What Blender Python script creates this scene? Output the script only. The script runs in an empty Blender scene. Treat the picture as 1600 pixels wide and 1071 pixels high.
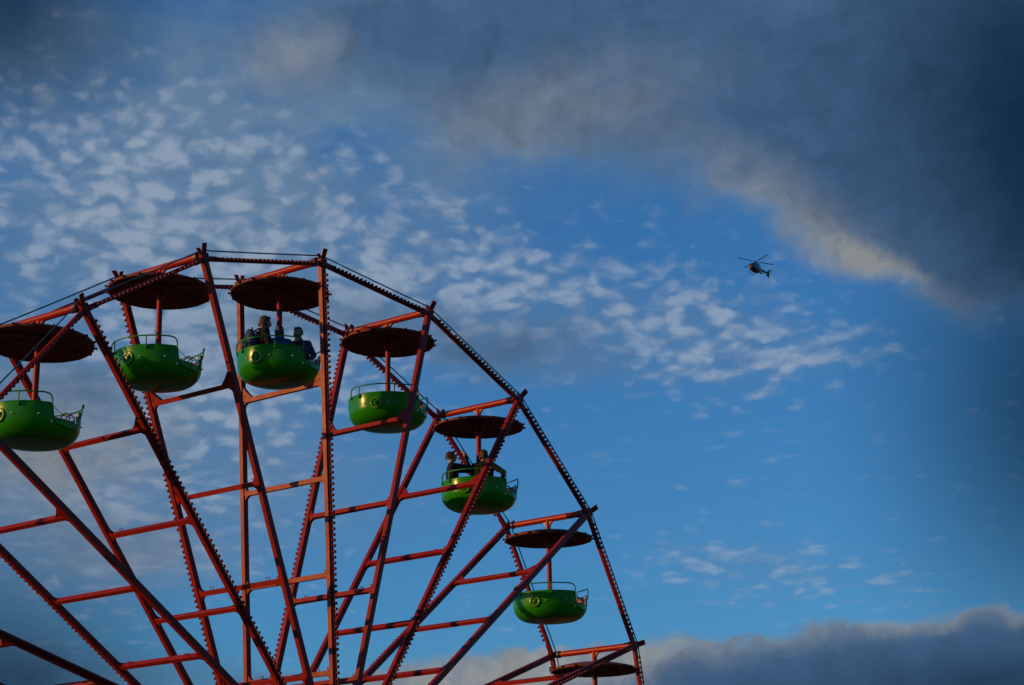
import bpy, math, random
from mathutils import Vector, Matrix
random.seed(7)
C = bpy.context.scene.collection
SC = bpy.context.scene
R = math.radians
sin, cos, pi = math.sin, math.cos, math.pi

# ------------------------------------------------------------------ camera
CAMZ = 9.6                       # the photographer stands on a grassy bank, eye height above it
F_PX, PITCH, ROLL = 3416.0, 0.2785, -0.0140      # focal length in 1600 px units
CAM = Vector((0, 0, CAMZ))
f0 = Vector((0, cos(PITCH), sin(PITCH))); u0 = Vector((0, -sin(PITCH), cos(PITCH))); r0 = Vector((1, 0, 0))
CR = cos(ROLL) * r0 + sin(ROLL) * u0
CU = -sin(ROLL) * r0 + cos(ROLL) * u0
cd = bpy.data.cameras.new("camera"); cam = bpy.data.objects.new("camera", cd); C.objects.link(cam)
cd.sensor_width = 36; cd.lens = F_PX / 1600 * 36; cd.clip_start = 0.2; cd.clip_end = 20000
m = Matrix((CR, CU, -f0)).transposed().to_4x4(); m.translation = CAM
cam.matrix_world = m
SC.camera = cam

def ray(px, py):
    """unit direction through pixel (px, py) of the 1600 px wide photograph"""
    return (CR * (px - 800) + CU * (535.5 - py) + f0 * F_PX).normalized()

def azel(px, py):
    d = ray(px, py)
    return math.degrees(math.atan2(d.x, d.y)), math.degrees(math.asin(d.z))

# ------------------------------------------------------------------ light
SUN_AZ, SUN_EL = -106.0, 11.0     # low evening sun, almost square to the left
sd = Vector((cos(R(SUN_EL)) * sin(R(SUN_AZ)), cos(R(SUN_EL)) * cos(R(SUN_AZ)), sin(R(SUN_EL))))
sl = bpy.data.lights.new("sun", 'SUN'); sl.energy = 5.0; sl.angle = R(0.6); sl.color = (1.0, 0.50, 0.12)
so = bpy.data.objects.new("sun", sl); C.objects.link(so)
so.rotation_euler = (-sd).to_track_quat('-Z', 'Y').to_euler(); so.location = (-40, 0, 40)

SC.view_settings.view_transform = 'Standard'; SC.view_settings.look = 'None'
SC.view_settings.exposure = -0.35; SC.view_settings.gamma = 1.0
SC.render.resolution_x = 1024; SC.render.resolution_y = 685

# ------------------------------------------------------------------ sky (world)
world = bpy.data.worlds.new("World"); SC.world = world; world.use_nodes = True
world.cycles.sampling_method = 'MANUAL'; world.cycles.sample_map_resolution = 512
wt = world.node_tree; wt.nodes.clear()

class X:
    """tiny expression helper: arithmetic on sockets builds Math nodes"""
    t = wt
    def __init__(s, v): s.v = v
    @staticmethod
    def op(o, *a, clamp=False):
        n = X.t.nodes.new('ShaderNodeMath'); n.operation = o; n.use_clamp = clamp
        for i, q in enumerate(a):
            q = q.v if isinstance(q, X) else q
            if isinstance(q, (int, float)): n.inputs[i].default_value = q
            else: X.t.links.new(q, n.inputs[i])
        return X(n.outputs[0])
    def __add__(s, o): return X.op('ADD', s, o)
    __radd__ = __add__
    def __sub__(s, o): return X.op('SUBTRACT', s, o)
    def __rsub__(s, o): return X.op('SUBTRACT', o, s)
    def __mul__(s, o): return X.op('MULTIPLY', s, o)
    __rmul__ = __mul__
    def __truediv__(s, o): return X.op('DIVIDE', s, o)
def sstep(a, b, v):
    n = X.t.nodes.new('ShaderNodeMapRange'); n.interpolation_type = 'SMOOTHSTEP'
    X.t.links.new(v.v, n.inputs[0]); n.inputs[1].default_value = a; n.inputs[2].default_value = b
    return X(n.outputs[0])
def vec(x, y, z=0.0):
    n = X.t.nodes.new('ShaderNodeCombineXYZ')
    for i, q in enumerate((x, y, z)):
        if isinstance(q, X): X.t.links.new(q.v, n.inputs[i])
        else: n.inputs[i].default_value = q
    return n.outputs[0]
def mapping(v, loc=(0, 0, 0), rot=0.0, sc=(1, 1, 1), kind='TEXTURE'):
    n = X.t.nodes.new('ShaderNodeMapping'); n.vector_type = kind
    X.t.links.new(v, n.inputs[0]); n.inputs[1].default_value = loc
    n.inputs[2].default_value = (0, 0, rot); n.inputs[3].default_value = sc
    return n.outputs[0]
def noise(v, scale, detail=4, rough=0.55, dist=0.0):
    n = X.t.nodes.new('ShaderNodeTexNoise'); X.t.links.new(v, n.inputs['Vector'])
    n.inputs['Scale'].default_value = scale; n.inputs['Detail'].default_value = detail
    n.inputs['Roughness'].default_value = rough; n.inputs['Distortion'].default_value = dist
    return n
def mixc(f, a, b):
    n = X.t.nodes.new('ShaderNodeMix'); n.data_type = 'RGBA'
    if isinstance(f, X): X.t.links.new(f.v, n.inputs[0])
    else: n.inputs[0].default_value = f
    for i, q in ((6, a), (7, b)):
        if isinstance(q, tuple): n.inputs[i].default_value = q + (1,)
        else: X.t.links.new(q, n.inputs[i])
    return n.outputs[2]
def mulc(a, k):
    n = X.t.nodes.new('ShaderNodeVectorMath'); n.operation = 'SCALE'
    if isinstance(a, tuple): n.inputs[0].default_value = a
    else: X.t.links.new(a, n.inputs[0])
    if isinstance(k, X): X.t.links.new(k.v, n.inputs['Scale'])
    else: n.inputs['Scale'].default_value = k
    return n.outputs[0]
def srgb(r, g, b, gain=1.0):
    f = lambda c: ((c / 255) / 12.92 if c / 255 < 0.04045 else ((c / 255 + 0.055) / 1.055) ** 2.4) * gain
    return (f(r), f(g), f(b))
KEXP = 2 ** -SC.view_settings.exposure
def sky_col(r, g, b): return srgb(r, g, b, KEXP)

PXD = F_PX * pi / 180            # pixels per degree
tc = wt.nodes.new('ShaderNodeTexCoord')
nv = wt.nodes.new('ShaderNodeVectorMath'); nv.operation = 'NORMALIZE'; wt.links.new(tc.outputs['Generated'], nv.inputs[0])
sp = wt.nodes.new('ShaderNodeSeparateXYZ'); wt.links.new(nv.outputs[0], sp.inputs[0])
dx, dy, dz = X(sp.outputs[0]), X(sp.outputs[1]), X(sp.outputs[2])
az = X.op('ARCTAN2', dx, dy) * 57.29578
el = X.op('ARCSINE', dz) * 57.29578
P = vec(az, el, 0.0)
# slow warp so that the large clouds have ragged outlines
wn = noise(P, 0.42, 5, 0.62)
ws = wt.nodes.new('ShaderNodeSeparateColor'); wt.links.new(wn.outputs['Color'], ws.inputs[0])
wx, wy = X(ws.outputs[0]) - 0.5, X(ws.outputs[1]) - 0.5
PW = vec(az + wx * 3.0, el + wy * 1.9, 0.0)
PS = vec(az + wx * 1.2, el + wy * 0.8, 0.0)

def blobs(src, lst):
    tot = None
    for (px, py, a, b, rot, amp) in lst:
        A, Eh = azel(px, py)
        v = mapping(src, (A, Eh, 0), R(rot), (a / PXD, b / PXD, 1))
        n = X.t.nodes.new('ShaderNodeVectorMath'); n.operation = 'LENGTH'; X.t.links.new(v, n.inputs[0])
        s = (1.0 - sstep(0.0, 1.0, X(n.outputs['Value']))) * amp
        tot = s if tot is None else tot + s
    return tot

# clear sky: physical sky, deepened towards the saturated blue of the photograph
sk = wt.nodes.new('ShaderNodeTexSky'); sk.sky_type = 'NISHITA'; sk.sun_disc = False
sk.sun_elevation = R(SUN_EL); sk.sun_rotation = R(SUN_AZ); sk.air_density = 1.0; sk.dust_density = 0.6; sk.ozone_density = 2.5
tint = wt.nodes.new('ShaderNodeVectorMath'); tint.operation = 'MULTIPLY'
wt.links.new(sk.outputs[0], tint.inputs[0]); tint.inputs[1].default_value = (0.50, 1.17, 1.80)
clear = tint.outputs[0]
ST = 0.1                         # strength of the Background: cloud colours are divided by it
def cl(r, g, b): 
    c = sky_col(r, g, b); return tuple(q / ST for q in c)

# --- layer 1: altocumulus puffs (mackerel sky)
wA = blobs(PS, [  # px, py, half-width, half-height, rotation, weight
    (330, 420, 620, 330, -8, 0.85), (800, 440, 460, 170, -14, 0.75), (1120, 500, 350, 130, -8, 0.62), (1120, 585, 330, 90, -4, 0.42), (330, 540, 500, 160, 0, 0.4), (1330, 560, 200, 60, -4, 0.3),
    (170, 720, 460, 280, 0, 0.85), (140, 250, 480, 240, 0, 0.55), (1200, 890, 380, 90, -8, 0.55), (260, 880, 300, 140, 0, 0.30),
    (480, 700, 300, 150, 0, 0.16), (520, 230, 500, 160, 0, 0.25), (1320, 540, 260, 90, 0, 0.16), (640, 560, 300, 160, 0, 0.2)])
elp = X.op('LOGARITHM', X.op('MAXIMUM', el, 0.0) + 5.0, 2.718282) * 22.0      # puffs shrink towards the horizon
PA = mapping(vec(az + wx * 1.2, elp * 1.95 + wy * 1.2, 0.0), rot=R(-7), kind='POINT')
nA1 = X(noise(PA, 1.05, 5, 0.50, 0.2).outputs['Fac'])
vor = wt.nodes.new('ShaderNodeTexVoronoi'); vor.feature = 'SMOOTH_F1'; vor.inputs['Scale'].default_value = 1.75
vor.inputs['Smoothness'].default_value = 0.7; vor.inputs['Randomness'].default_value = 1.0
wv = noise(PA, 1.4, 3, 0.5); wvs = wt.nodes.new('ShaderNodeVectorMath'); wvs.operation = 'MULTIPLY_ADD'
wt.links.new(wv.outputs['Color'], wvs.inputs[0]); wvs.inputs[1].default_value = (0.7, 0.7, 0); wt.links.new(PA, wvs.inputs[2])
wt.links.new(wvs.outputs[0], vor.inputs['Vector'])
cell = 1.0 - X(vor.outputs['Distance']) * 1.25
nA2 = X(noise(P, 0.22, 3, 0.5).outputs['Fac'])
nA3 = X(noise(PA, 2.7, 4, 0.6).outputs['Fac'])
gA = (nA1 - 0.5) * 1.5 + (nA3 - 0.5) * 0.32 + (cell - 0.35) * 0.42 + (nA2 - 0.5) * 0.6
dA = sstep(-0.10, 0.85, gA * 0.88 + wA * 0.84 - 0.20)
shA = sstep(-0.1, 0.55, (nA1 - 0.5) * 1.5 + (cell - 0.35) * 0.8 + wA * 0.22)
colA = mixc(shA, cl(90, 122, 158), cl(152, 167, 186))

# --- layer 2: thick stratocumulus
wB = blobs(PW, [
    (1150, 110, 760, 330, -12, 1.45), (1480, 260, 420, 250, -28, 1.1), (1560, 60, 420, 420, 0, 0.9), (700, 40, 640, 230, -4, 0.95), (430, 90, 300, 130, 0, 0.5), (830, 180, 420, 150, 10, 0.6), (1330, 320, 330, 130, -30, 0.8), (1620, 400, 200, 120, 0, 0.7),
    (1440, 450, 260, 80, -22, 0.6), (800, 545, 300, 110, -10, 0.95), (470, 500, 360, 80, 0, 0.6), (120, 600, 300, 80, 0, 0.5),
    (60, 1040, 420, 110, 0, 0.8), (60, 720, 440, 190, 0, 1.0), (230, 870, 300, 90, 0, 0.7), (420, 560, 420, 90, 0, 0.35), (420, 1090, 300, 90, 0, 0.5)])
nB = X(noise(P, 0.34, 6, 0.56).outputs['Fac'])
nB2 = X(noise(mapping(P, sc=(1.0, 0.55, 1)), 1.15, 5, 0.55).outputs['Fac'])
wC = blobs(PS, [(1330, 1090, 760, 165, 0, 1.15), (1250, 1050, 560, 95, 0, 0.45), (1600, 1010, 330, 95, 3, 0.85), (800, 1110, 520, 130, 0, 0.95), (760, 1050, 260, 60, 3, 0.35), (420, 1110, 360, 110, 0, 0.6)])
nC = X(noise(mapping(PW, sc=(0.75, 1.4, 1), kind='POINT'), 1.1, 7, 0.58, 0.3).outputs['Fac'])
fB = wB + (nB - 0.5) * 0.85 + (nB2 - 0.5) * 0.22
fC = wC + (nC - 0.5) * 1.35 * X.op('MINIMUM', wC * 2.0, 1.0)
dB = X.op('MAXIMUM', sstep(0.10, 1.12, fB), sstep(0.24, 0.72, fC))
# light on it: warm where the low sun grazes an edge, dark slate inside, near black far right, corners dimmed as by lens falloff
warm = blobs(PW, [(1340, 420, 135, 72, -30, 0.9), (1225, 325, 300, 90, -32, 0.50), (1440, 455, 150, 36, -22, 0.25), (430, 88, 190, 90, 0, 0.50), (850, 180, 420, 130, 10, 0.36), (80, 140, 260, 100, 0, 0.3),
    (1520, 955, 280, 40, 2, 0.7), (1200, 990, 420, 36, 0, 0.35), (760, 1050, 360, 90, 3, 1.1), (1000, 1020, 200, 50, 0, 0.5), (100, 720, 380, 150, 0, 0.65), (260, 870, 240, 60, 0, 0.4)])
dark = blobs(P, [(1350, 1085, 520, 120, 0, 0.75), (1680, 60, 620, 760, 0, 0.90), (1450, 160, 560, 380, 0, 0.32), (-30, 1100, 520, 280, 0, 1.25), (-30, -10, 330, 200, 0, 0.8), (1650, 500, 260, 700, 0, 0.6), (1620, 1080, 300, 160, 0, 0.7)])
edge = 1.0 - sstep(0.45, 1.3, X.op('MAXIMUM', fB, fC * 1.1))
nB4 = X(noise(PS, 0.95, 6, 0.60, 0.5).outputs['Fac'])
w2 = X.op('MAXIMUM', warm * (nB * 0.7 + nB4 * 1.9 - 0.30), 0.0)
colB0 = mixc(X.op('MULTIPLY', edge, 0.55), cl(64, 94, 128), cl(102, 128, 155))
colB1 = mixc(X.op('MINIMUM', w2, 1.0), colB0, cl(142, 145, 146))
colB2 = mixc(sstep(-0.05, 1.75, dark), colB1, cl(5, 32, 56))
nB3 = X(noise(PW, 0.75, 7, 0.60, 0.4).outputs['Fac'])
grain = 0.50 + nB2 * 0.24 + nB3 * 0.76
colB = mulc(colB2, grain)

# lens falloff painted into the sky colours: darker at corners and right edge
lens_falloff = blobs(P, [(-20, 20, 400, 240, 0, 0.95), (1690, 640, 460, 620, 0, 0.95), (1640, 60, 420, 420, 0, 0.6), (-60, 1100, 480, 360, 0, 0.95)])
clearD = mulc(clear, 1.0 - X.op('MINIMUM', lens_falloff, 0.9) * 0.82)
veil = blobs(PW, [(220, 200, 560, 330, 0, 1.15), (600, 180, 560, 260, 0, 1.0), (160, 480, 520, 300, 0, 0.75), (560, 420, 460, 200, -8, 0.6), (90, 740, 460, 300, 0, 1.1), (440, 720, 380, 240, 0, 0.6),
    (1020, 520, 330, 130, -6, 0.35), (1230, 880, 300, 70, -6, 0.2)])
dV = X.op('MINIMUM', veil * (0.62 + (nB - 0.5) * 1.6 + (nA2 - 0.5) * 0.8 + (nB2 - 0.5) * 0.7), 0.9, clamp=True)
clearD = mixc(dV, clearD, mulc(cl(98, 126, 154), 1.0 - X.op('MINIMUM', lens_falloff, 0.9) * 0.6))
s1 = mixc(dA * 0.72, clearD, mulc(colA, 1.0 - X.op('MINIMUM', lens_falloff, 0.9) * 0.6))
s2 = mixc(dB * 0.97, s1, colB)
bg = wt.nodes.new('ShaderNodeBackground'); wt.links.new(s2, bg.inputs[0]); bg.inputs[1].default_value = ST
wo = wt.nodes.new('ShaderNodeOutputWorld'); wt.links.new(bg.outputs[0], wo.inputs[0])
#@@END_SKY

# ------------------------------------------------------------------ materials
def mat(name, col, rough=0.5, metal=0.0, coat=0.0, var=0.12, nscale=6.0, bump=0.0, dirt=None, dirt_amt=0.0, spec=0.5, rvar=0.1):
    mt = bpy.data.materials.new(name); mt.use_nodes = True; t = mt.node_tree; t.nodes.clear()
    o = t.nodes.new('ShaderNodeOutputMaterial'); b = t.nodes.new('ShaderNodeBsdfPrincipled'); t.links.new(b.outputs[0], o.inputs[0])
    c = t.nodes.new('ShaderNodeTexCoord')
    n = t.nodes.new('ShaderNodeTexNoise'); n.inputs['Scale'].default_value = nscale; n.inputs['Detail'].default_value = 6; t.links.new(c.outputs['Object'], n.inputs[0])
    n2 = t.nodes.new('ShaderNodeTexNoise'); n2.inputs['Scale'].default_value = nscale * 0.31; n2.inputs['Detail'].default_value = 9; n2.inputs['Roughness'].default_value = 0.7; t.links.new(c.outputs['Object'], n2.inputs[0])
    r = t.nodes.new('ShaderNodeMapRange'); r.inputs[1].default_value = 0.3; r.inputs[2].default_value = 0.7; r.inputs[3].default_value = 1 - var; r.inputs[4].default_value = 1 + var; t.links.new(n.outputs[0], r.inputs[0])
    k = t.nodes.new('ShaderNodeVectorMath'); k.operation = 'SCALE'; k.inputs[0].default_value = col; t.links.new(r.outputs[0], k.inputs['Scale'])
    src = k.outputs[0]
    if dirt:
        q = t.nodes.new('ShaderNodeMapRange'); q.interpolation_type = 'SMOOTHSTEP'; q.inputs[1].default_value = 0.55; q.inputs[2].default_value = 0.72; q.inputs[4].default_value = dirt_amt; t.links.new(n2.outputs[0], q.inputs[0])
        x = t.nodes.new('ShaderNodeMix'); x.data_type = 'RGBA'; t.links.new(q.outputs[0], x.inputs[0]); t.links.new(src, x.inputs[6]); x.inputs[7].default_value = dirt + (1,); src = x.outputs[2]
    t.links.new(src, b.inputs['Base Color'])
    rr = t.nodes.new('ShaderNodeMapRange'); rr.inputs[1].default_value = 0.3; rr.inputs[2].default_value = 0.7; rr.inputs[3].default_value = max(0.03, rough - rvar); rr.inputs[4].default_value = rough + rvar; t.links.new(n2.outputs[0], rr.inputs[0])
    t.links.new(rr.outputs[0], b.inputs['Roughness'])
    b.inputs['Metallic'].default_value = metal; b.inputs['Coat Weight'].default_value = coat; b.inputs['Coat Roughness'].default_value = 0.12
    b.inputs['Specular IOR Level'].default_value = spec
    if bump:
        bp = t.nodes.new('ShaderNodeBump'); bp.inputs['Strength'].default_value = bump; bp.inputs['Distance'].default_value = 0.01; t.links.new(n.outputs[0], bp.inputs['Height']); t.links.new(bp.outputs[0], b.inputs['Normal'])
    return mt

M = dict(
    red=mat('red_gloss_paint', (0.195, 0.0100, 0.006), 0.42, spec=0.12, var=0.16, nscale=9, bump=0.15, dirt=(0.10, 0.02, 0.015), dirt_amt=0.55),
    redtube=mat('red_tube_paint', (0.235, 0.013, 0.004), 0.36, spec=0.14, var=0.12, nscale=9, bump=0.1, dirt=(0.12, 0.025, 0.015), dirt_amt=0.4),
    canopy=mat('maroon_canopy_paint', (0.13, 0.030, 0.022), 0.6, spec=0.2, var=0.18, nscale=3, bump=0.2, dirt=(0.05, 0.012, 0.01), dirt_amt=0.6),
    cap=mat('dark_red_lamp_cap', (0.11, 0.008, 0.008), 0.3, spec=0.3, var=0.1),
    clearcap=mat('clear_lamp_cap', (0.30, 0.16, 0.12), 0.12, coat=0.6, var=0.2),
    green=mat('green_gloss_fibreglass', (0.015, 0.175, 0.003), 0.22, spec=0.15, var=0.10, nscale=2.2, bump=0.06, dirt=(0.012, 0.07, 0.004), dirt_amt=0.45, rvar=0.04),
    rail=mat('green_rail_paint', (0.010, 0.17, 0.025), 0.35, spec=0.25, var=0.12, nscale=14),
    ring=mat('green_ring_emblem_sunglint', (0.075, 0.20, 0.002), 0.24, spec=0.35, var=0.08),  # yellower than the tub green, imitating the sun's glint on the ring
    seat=mat('faded_red_seat_plastic', (0.30, 0.075, 0.055), 0.5, spec=0.2, var=0.15, nscale=8),
    white=mat('worn_white_trim', (0.62, 0.60, 0.57), 0.45, var=0.12, nscale=20, dirt=(0.3, 0.27, 0.25), dirt_amt=0.7),
    steel=mat('dark_steel', (0.06, 0.07, 0.085), 0.4, metal=0.6, var=0.2, nscale=15),
    rubber=mat('black_bearing', (0.018, 0.018, 0.02), 0.45, var=0.3),
    wire=mat('green_black_steel_cable', (0.012, 0.06, 0.065), 0.45, metal=0.2, var=0.2),
    skin=mat('skin', (0.35, 0.185, 0.125), 0.5, spec=0.3, var=0.06, nscale=30),
    navy=mat('dark_navy_jacket_cloth', (0.012, 0.017, 0.030), 0.8, spec=0.1, var=0.3, nscale=25, bump=0.5),
    black=mat('black_jacket_cloth', (0.012, 0.013, 0.016), 0.8, spec=0.1, var=0.3, nscale=25, bump=0.5),
    blue=mat('bright_blue_jacket_cloth', (0.012, 0.075, 0.14), 0.7, spec=0.1, var=0.2, nscale=22, bump=0.5),
    greyblue=mat('grey_blue_jacket_cloth', (0.035, 0.045, 0.065), 0.75, spec=0.1, var=0.25, nscale=22, bump=0.5),
    pack=mat('blue_backpack_cloth', (0.02, 0.055, 0.09), 0.7, spec=0.1, var=0.25, nscale=22, bump=0.5),
    jeans=mat('dark_jeans_cloth', (0.02, 0.03, 0.06), 0.85, spec=0.1, var=0.25, nscale=30),
    shoe=mat('shoe_leather', (0.02, 0.018, 0.016), 0.5),
    blond=mat('dark_blond_hair', (0.055, 0.034, 0.016), 0.6, spec=0.2, var=0.4, nscale=60, bump=0.8),
    brown=mat('brown_hair', (0.045, 0.022, 0.010), 0.6, spec=0.2, var=0.4, nscale=60, bump=0.8),
    dark=mat('dark_hair', (0.022, 0.014, 0.010), 0.5, var=0.4, nscale=60, bump=0.8),
    eye=mat('dark_eyes', (0.02, 0.015, 0.012), 0.2), lip=mat('lips', (0.28, 0.10, 0.08), 0.5),
    hull=mat('helicopter_dark_blue_paint', (0.015, 0.03, 0.05), 0.3, coat=0.3, var=0.1, nscale=1),
    hred=mat('helicopter_red_paint', (0.22, 0.03, 0.015), 0.5, var=0.1, nscale=1),
    hyel=mat('helicopter_ochre_paint', (0.35, 0.22, 0.05), 0.4, var=0.1, nscale=1),
    hglass=mat('helicopter_tinted_glass', (0.02, 0.025, 0.03), 0.08, coat=0.5, var=0.05),
    blade=mat('rotor_blade_grey', (0.05, 0.12, 0.17), 0.5, var=0.05),
)
gm = mat('dry_evening_grass', (0.055, 0.065, 0.022), 0.9, var=0.35, nscale=0.4, bump=0.6, dirt=(0.09, 0.07, 0.045), dirt_amt=0.8)
tm = mat('trodden_gravel', (0.16, 0.14, 0.12), 0.9, var=0.25, nscale=3, bump=0.6)

# ------------------------------------------------------------------ mesh helpers
class MB:
    """collects pieces; build() links them as ONE mesh object"""
    def __init__(s): s.v = []; s.f = []; s.sm = []
    def add(s, vs, fs, smooth=False):
        o = len(s.v); s.v += [Vector(q) for q in vs]; s.f += [tuple(i + o for i in f) for f in fs]; s.sm += [smooth] * len(fs); return s
    def beam(s, p, q, u, wu, wv, ext=0.0, wu2=None):
        """box from p to q; u = direction of the wu width"""
        p, q = Vector(p), Vector(q); d = (q - p).normalized(); u = Vector(u); u = (u - d * u.dot(d)).normalized(); v = d.cross(u)
        p = p - d * ext; q = q + d * ext; a, b = u * wu / 2, v * wv / 2; a2 = u * (wu2 or wu) / 2
        vs = [p - a - b, p + a - b, p + a + b, p - a + b, q - a2 - b, q + a2 - b, q + a2 + b, q - a2 + b]
        return s.add(vs, [(3, 2, 1, 0), (4, 5, 6, 7), (0, 1, 5, 4), (1, 2, 6, 5), (2, 3, 7, 6), (3, 0, 4, 7)])
    def tube(s, pts, r, n=10, closed=False, caps=True):
        pts = [Vector(p) for p in pts]; N = len(pts); rs = r if isinstance(r, (list, tuple)) else [r] * N
        u = None; rings = []
        for i, p in enumerate(pts):
            if closed: d = pts[(i + 1) % N] - pts[i - 1]
            else: d = pts[min(i + 1, N - 1)] - pts[max(i - 1, 0)]
            d.normalize()
            if u is None: u = d.orthogonal().normalized()
            u = (u - d * u.dot(d)).normalized(); w = d.cross(u)
            rings.append([p + (u * cos(2 * pi * k / n) + w * sin(2 * pi * k / n)) * rs[i] for k in range(n)])
        vs = [q for g in rings for q in g]; fs = []
        for i in range(N if closed else N - 1):
            j = (i + 1) % N
            for k in range(n):
                fs.append((i * n + k, i * n + (k + 1) % n, j * n + (k + 1) % n, j * n + k))
        s.add(vs, fs, True)
        if caps and not closed:
            s.add(rings[0][::-1], [tuple(range(n))]); s.add(rings[-1], [tuple(range(n))])
        return s
    def lathe(s, prof, n=32, c=(0, 0, 0), axis=None, smooth=True):
        """prof = [(radius, height)...] revolved about axis (default z) through c"""
        c = Vector(c); ax = Vector(axis or (0, 0, 1)).normalized(); u = ax.orthogonal().normalized(); w = ax.cross(u); vs = []; fs = []
        for (r, h) in prof:
            for k in range(n): vs.append(c + ax * h + (u * cos(2 * pi * k / n) + w * sin(2 * pi * k / n)) * max(r, 1e-5))
        for i in range(len(prof) - 1):
            for k in range(n): fs.append((i * n + k, i * n + (k + 1) % n, (i + 1) * n + (k + 1) % n, (i + 1) * n + k))
        return s.add(vs, fs, smooth)
    def ball(s, c, rad, n=14, rot=None):
        c = Vector(c); rad = (rad,) * 3 if isinstance(rad, (int, float)) else rad; vs = []; fs = []; m = n // 2 + 1
        for i in range(m + 1):
            t = pi * i / m
            for k in range(n):
                p = Vector((sin(t) * cos(2 * pi * k / n) * rad[0], sin(t) * sin(2 * pi * k / n) * rad[1], cos(t) * rad[2]))
                if rot: p = rot @ p
                vs.append(c + p)
        for i in range(m):
            for k in range(n): fs.append((i * n + k, (i + 1) * n + k, (i + 1) * n + (k + 1) % n, i * n + (k + 1) % n))
        return s.add(vs, fs, True)
    def cap(s, p, q, r0, r1, n=14):
        p, q = Vector(p), Vector(q); d = q - p
        if d.length < 1e-6: return s.ball(p, r0, n)
        dn = d.normalized(); pts = []; rs = []
        for i in range(5):
            a = pi / 2 * i / 4; pts.append(p - dn * r0 * cos(a)); rs.append(max(r0 * sin(a), 1e-4))
        for i in range(5):
            a = pi / 2 * i / 4; pts.append(q + dn * r1 * sin(a)); rs.append(max(r1 * cos(a), 1e-4))
        return s.tube(pts, rs, n)
    def plate(s, poly, nrm, th):
        """flat polygon (3-D points in order) given thickness th about its plane"""
        nrm = Vector(nrm).normalized() * th / 2; n = len(poly); poly = [Vector(p) for p in poly]
        vs = [p + nrm for p in poly] + [p - nrm for p in poly]
        fs = [tuple(range(n)), tuple(range(2 * n - 1, n - 1, -1))] + [(i, i + n, (i + 1) % n + n, (i + 1) % n) for i in range(n)]
        return s.add(vs, fs)
    def build(s, name, material, parent=None, mesh_only=False):
        me = bpy.data.meshes.new(name); me.from_pydata([tuple(v) for v in s.v], [], s.f); me.update()
        me.polygons.foreach_set('use_smooth', s.sm)
        for mt in (material if isinstance(material, list) else [material]): me.materials.append(mt)
        if mesh_only: return me
        o = bpy.data.objects.new(name, me); C.objects.link(o)
        if parent: o.parent = parent
        return o
def fixn(o):
    import bmesh
    b = bmesh.new(); b.from_mesh(o.data); bmesh.ops.recalc_face_normals(b, faces=b.faces); b.to_mesh(o.data); b.free(); return o
def bevel(o, w, seg=2):
    md = o.modifiers.new('bevel', 'BEVEL'); md.width = w; md.segments = seg; md.limit_method = 'ANGLE'; return o
def thing(name, label, cat, loc=(0, 0, 0), rz=0.0, group=None):
    o = bpy.data.objects.new(name, None); o.empty_display_size = 0.3; C.objects.link(o); o.location = loc; o.rotation_euler = (0, 0, rz)
    return tag(o, label, cat, group)
def tag(o, label, cat, group=None):
    o['label'] = label; o['category'] = cat
    if group: o['group'] = group
    return o
def copy_tree(o, parent=None):
    c = o.copy(); C.objects.link(c); c.parent = parent
    for ch in list(o.children): copy_tree(ch, c)
    return c

# ------------------------------------------------------------------ ground
def smooth01(t): t = max(0, min(1, t)); return t * t * (3 - 2 * t)
def gz(x, y):
    return (CAMZ - 1.6) * (1 - smooth01((y - 3) / 22)) * (1 - smooth01((-y - 20) / 60)) * (1 - smooth01((abs(x) - 25) / 40))
xs = [-9000, -4000, -1500, -600, -250, -120] + [-80 + 4 * i for i in range(41)] + [120, 250, 600, 1500, 4000, 9000]
ys = [-9000, -3000, -900, -300, -120] + [-84 + 3 * i for i in range(45)] + [70, 120, 250, 600, 1500, 4000, 9000]
vs = [(x, y, gz(x, y)) for y in ys for x in xs]; n = len(xs)
g = MB().add(vs, [(j * n + i, j * n + i + 1, (j + 1) * n + i + 1, (j + 1) * n + i) for j in range(len(ys) - 1) for i in range(n - 1)], True).build('ground', gm)
g['kind'] = 'structure'

# ------------------------------------------------------------------ the wheel
PSI = 0.888; WX, WY, WZ = -4.187, 41.38 * 3410 / 3431, CAMZ + 3.135
WX, WY, WZ = -4.183, 41.20, CAMZ + 3.131
RW, WW, PH, DT = 10.0, 2.255, -0.0535, R(18)
RT = [7.632, 5.787, 3.957, 2.148]
wheel = thing('ferris_wheel', 'big red painted steel fairground wheel with lamp studded spokes filling the lower left', 'ferris wheel', (WX, WY, 0), PSI)
def W(r, k, s):
    th = PH + k * DT; return Vector((r * sin(th), s, WZ + r * cos(th)))
def rad(k): th = PH + k * DT; return Vector((sin(th), 0, cos(th)))
def tan_(k): th = PH + k * DT; return Vector((cos(th), 0, -sin(th)))
AX = Vector((0, 1, 0))
wrot = Matrix.Rotation(PSI, 3, 'Z')
def w2w(p): return wrot @ Vector(p) + Vector((WX, WY, 0))

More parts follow.
